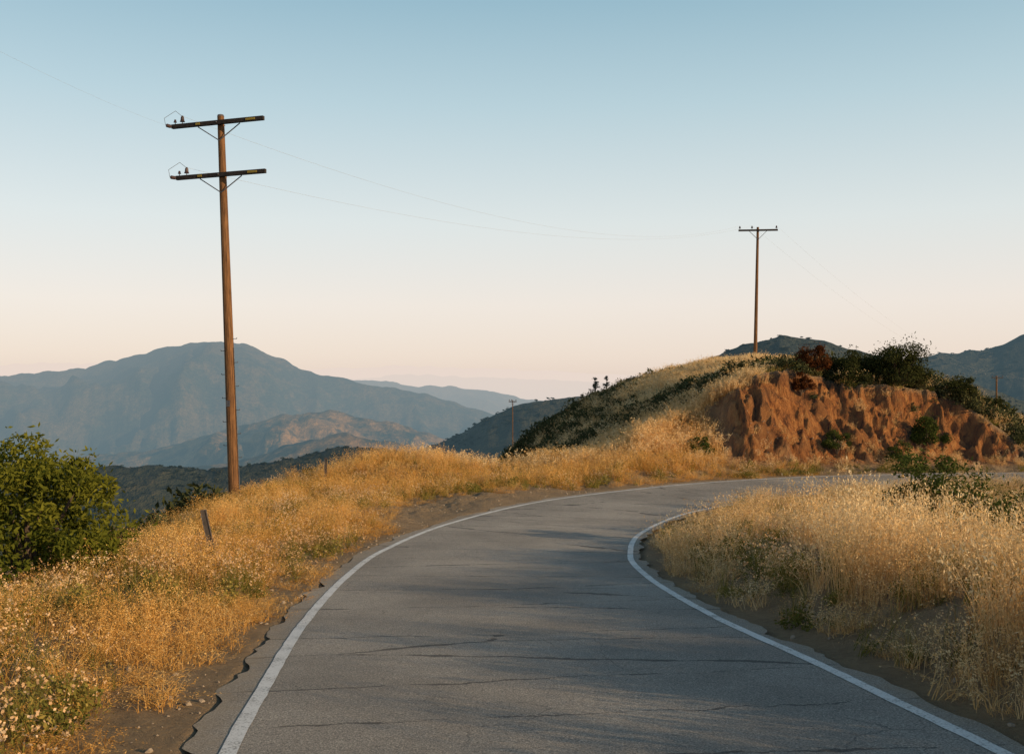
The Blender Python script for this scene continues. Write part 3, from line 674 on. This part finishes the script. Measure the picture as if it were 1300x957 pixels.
# ------------------------------------------------------------------ utility poles
def unit(v): v = np.array(v, float); return v/np.linalg.norm(v)
def pole_big():
    x, y = -7.95, 28.6; gz = float(terrain([x], [y])[0])
    zb = gz; top = np.array([x-.42, y, 9.85]); bot = np.array([x, y, zb-.6])
    ax = unit(top-bot); mb = MB()
    n = 12; P = [bot+(top-bot)*k/n for k in range(n+1)]
    mb.tube(P, [.165-.07*k/n for k in range(n+1)], 14, 0)
    def at(z): f = (z-bot[2])/(top[2]-bot[2]); return bot+(top-bot)*f
    armd = unit((.955, -.28, .012)); nrm = unit(np.cross(armd, (0, 0, 1)))
    A = [armd, nrm, unit(np.cross(armd, nrm))]
    ends = []
    for (z, l, rgt) in ((9.62, 1.50, 1.48), (8.13, 1.42, 1.48)):
        c = at(z); front = c+nrm*.17
        mb.box(front+armd*(rgt-l)/2, l+rgt, .10, .115, A, 1)
        mb.box(front+armd*(rgt-.40)+nrm*.056, .30, .012, .06, A, 3)
        mb.box(front-armd*(.62)+nrm*.056, .14, .012, .06, A, 3)
        for sgn in (-1, 1):
            p0 = front+armd*sgn*.68+np.array([0, 0, -.06])-nrm*.065; p1 = at(z-.50)+nrm*.12
            mb.cyl(p0, p1, .016, .016, 6, 2)
        mb.cyl(c-nrm*.2, front+nrm*.09, .014, .014, 8, 2)
        for q in (l-.10, l-.34):
            b = front-armd*q+np.array([0, 0, .06])
            mb.cyl(b, b+[0, 0, .07], .012, .012, 6, 2)
            if q == l-.34:
                mb.cyl(b+[0, 0, .06], b+[0, 0, .11], .075, .05, 10, 4); mb.cyl(b+[0, 0, .11], b+[0, 0, .20], .055, .045, 10, 4); mb.cyl(b+[0, 0, .2], b+[0, 0, .23], .03, .03, 8, 4)
            else:
                mb.cyl(b+[0, 0, .06], b+[0, 0, .10], .05, .03, 10, 4); mb.cyl(b+[0, 0, .10], b+[0, 0, .14], .035, .025, 10, 4)
        e = front-armd*l
        st = unit((-.2, -.9, -.1))
        mb.cyl(e, e+st*.12, .01, .01, 6, 2)
        for j in range(3): mb.cyl(e+st*(.12+.07*j), e+st*(.16+.07*j), .055, .02, 10, 4)
        ends.append((e+st*.35, front-armd*(l-.34)+np.array([0, 0, .28])))
        b = front-armd*(l-.34)+np.array([0, 0, .27])
        loop = [e+st*.35, e+st*.2+[-.12, 0, .22], b+[-.2, 0, .16], b]
        mb.tube(loop, [.006]*4, 5, 2)
    mb.cyl(top-ax*.02, top+ax*.03, .1, .085, 14, 2)
    for i in range(11):
        z = .05+i*.34; s = -1 if i % 2 else 1; c = at(z)
        d = armd*s; r = .165-.07*(z-bot[2])/(top[2]-bot[2])
        mb.cyl(c+d*(r-.03), c+d*(r+.13), .009, .009, 6, 2); mb.cyl(c+d*(r+.13), c+d*(r+.13)+[0, 0, .03], .011, .011, 6, 2)
    mb.box(at(1.6)+nrm*.15, .12, .006, .18, A, 2)
    mb.cyl(at(zb+.02)+armd*.18, at(3.2)+armd*.155, .012, .012, 6, 2)
    mb.obj('utility_pole', [M_WOOD, M_ARM, M_STEEL, M_YEL, M_CERAM], smooth=False)
    return ends
ends = pole_big()
def pole_small(x, y, h, arm=2.9, yaw=0.0, lean=0., zb=None, r=.15, ptop=None):
    gz = float(terrain([x], [y])[0]) if zb is None else zb
    if ptop is not None: h = ptop-gz
    mb = MB(); top = np.array([x+lean, y, gz+h]); bot = np.array([x, y, gz-.5])
    mb.tube([bot+(top-bot)*k/6 for k in range(7)], [r-.06*k/6*(r/.15) for k in range(7)], 10, 0)
    armd = unit((math.cos(yaw), math.sin(yaw), 0)); nrm = unit(np.cross(armd, (0, 0, 1))); A = [armd, nrm, np.array([0, 0, 1.])]
    c = top-np.array([0, 0, .25])+nrm*.15
    mb.box(c, arm, .11, .13, A, 1)
    for s in (-1, 1):
        mb.cyl(c+armd*s*arm*.22-np.array([0, 0, .06])-nrm*.06, top-np.array([0, 0, .95])+nrm*.1, .02, .02, 6, 2)
    tips = []
    for q in (-arm/2+.1, -.45*arm/2.9, arm/2-.1):
        b = c+armd*q+np.array([0, 0, .065])
        mb.cyl(b, b+[0, 0, .1], .014, .014, 6, 2); mb.cyl(b+[0, 0, .09], b+[0, 0, .16], .085, .06, 10, 3); mb.cyl(b+[0, 0, .16], b+[0, 0, .26], .06, .035, 10, 3)
        tips.append(b+np.array([0, 0, .27]))
    mb.obj('utility_pole', [M_WOOD, M_ARM, M_STEEL, M_CERAM])
    return tips
t2 = pole_small(18.3, 75, 10.2, lean=.22, yaw=-.1, ptop=14.05)
t3 = pole_small(73, 150, 9.0, arm=2.6, zb=float(terrain([73], [150])[0]), r=.2, yaw=.5, ptop=3.6)
t4 = pole_small(.1, 150, 6.5, arm=1.2, r=.10, ptop=.0)

def wire(cu, a, b, sag, n=40):
    a = np.array(a); b = np.array(b); sp = cu.splines.new('POLY'); sp.points.add(n)
    for i in range(n+1):
        k = i/n; p = a+(b-a)*k; p[2] -= 4*sag*k*(1-k); sp.points[i].co = (*p, 1)
cu = bpy.data.curves.new('power_lines', 'CURVE'); cu.dimensions = '3D'; cu.bevel_depth = .0028; cu.bevel_resolution = 1
wire(cu, ends[0][1], t2[0], 1.9); wire(cu, ends[1][1], t2[1], 1.5)
wire(cu, t2[1], t3[0], 2.0); wire(cu, t2[2], t3[2], 2.2)
wire(cu, t3[0], (140, 190, 2), 1); wire(cu, t3[2], (143, 190, 2), 1)
wo = link(bpy.data.objects.new('power_lines', cu)); cu.materials.append(M_WIRE)
c2 = bpy.data.curves.new('service_wire', 'CURVE'); c2.dimensions = '3D'; c2.bevel_depth = .0013; c2.bevel_resolution = 1
wire(c2, ends[0][0], (-6, -40, 11), 3.1)
link(bpy.data.objects.new('service_wire', c2)); c2.materials.append(M_WIRE)

def marker(x, y, h, lean, name='roadside_marker_post'):
    gz = float(terrain([x], [y])[0]); mb = MB()
    u = unit((lean, -.08, 1)); a = unit(np.cross((0, 1, 0), u)); b = np.cross(u, a); c = np.array([x, y, gz])
    mb.box(c+u*(h/2-.1), .065, .012, h+.2, [a, b, u], 0)
    for s in (-1, 1): mb.box(c+u*(h/2-.1)+a*s*.036, .008, .03, h+.2, [a, b, u], 0)
    mb.box(c+u*(h+.006), .085, .034, .012, [a, b, u], 0)
    mb.box(c+u*(h/2)-a*.0445, .006, .02, h*.9, [a, b, u], 1)
    mb.obj(name, [M_MARK, M_WHITE])
marker(-4.35, 14.6, .80, -.20)
marker(-5.9, 31.5, .9, .02)

# ------------------------------------------------------------------ light, sky, camera
EL, AZ = math.radians(14.0), math.radians(118)
S = Vector((math.sin(AZ)*math.cos(EL), math.cos(AZ)*math.cos(EL), math.sin(EL)))
sun = bpy.data.lights.new('sun', 'SUN'); sun.energy = 5.0; sun.angle = math.radians(.5); sun.color = (1.0, .71, .41)
so = link(bpy.data.objects.new('sun', sun)); so.rotation_euler = S.to_track_quat('Z', 'Y').to_euler()
wd = bpy.data.worlds.new('World'); scene.world = wd; wd.use_nodes = True
nt = wd.node_tree; bg = nt.nodes['Background']; out = nt.nodes['World Output']
sky = nt.nodes.new('ShaderNodeTexSky'); sky.sky_type = 'NISHITA'; sky.sun_disc = False
sky.sun_elevation = EL; sky.sun_rotation = AZ; sky.altitude = 600; sky.air_density = 1.0; sky.dust_density = 2.0; sky.ozone_density = 1.5
nt.links.new(sky.outputs[0], bg.inputs[0]); bg.inputs[1].default_value = .15
# coastal evening haze layer in the atmosphere: thick and warm at the horizon, thinning with elevation
tc = nt.nodes.new('ShaderNodeTexCoord'); sp = nt.nodes.new('ShaderNodeSeparateXYZ'); nt.links.new(tc.outputs['Generated'], sp.inputs[0])
rp = ramp(nt, [(0.0, (.86, .70, .61)), (.03, (.92, .775, .675)), (.08, (.94, .84, .76)), (.16, (.80, .84, .815)), (.27, (.53, .69, .74)), (.37, (.32, .52, .62)), (.50, (.13, .24, .35)), (.8, (.06, .13, .22))])
nt.links.new(sp.outputs[2], rp.inputs[0])
b2 = nt.nodes.new('ShaderNodeBackground'); nt.links.new(rp.outputs[0], b2.inputs[0]); b2.inputs[1].default_value = 1.0
mx = nt.nodes.new('ShaderNodeMixShader'); mx.inputs[0].default_value = .85
nt.links.new(bg.outputs[0], mx.inputs[1]); nt.links.new(b2.outputs[0], mx.inputs[2]); nt.links.new(mx.outputs[0], out.inputs[0])
cam = bpy.data.cameras.new('camera'); cam.lens = 35; cam.sensor_width = 36; cam.clip_end = 120000; cam.clip_start = .05
cam.shift_y = .0088
co = link(bpy.data.objects.new('camera', cam)); co.location = (0, 0, CAMZ); co.rotation_euler = (math.radians(90), 0, 0)
scene.camera = co
scene.view_settings.view_transform = 'Standard'; scene.view_settings.look = 'None'; scene.view_settings.exposure = 0
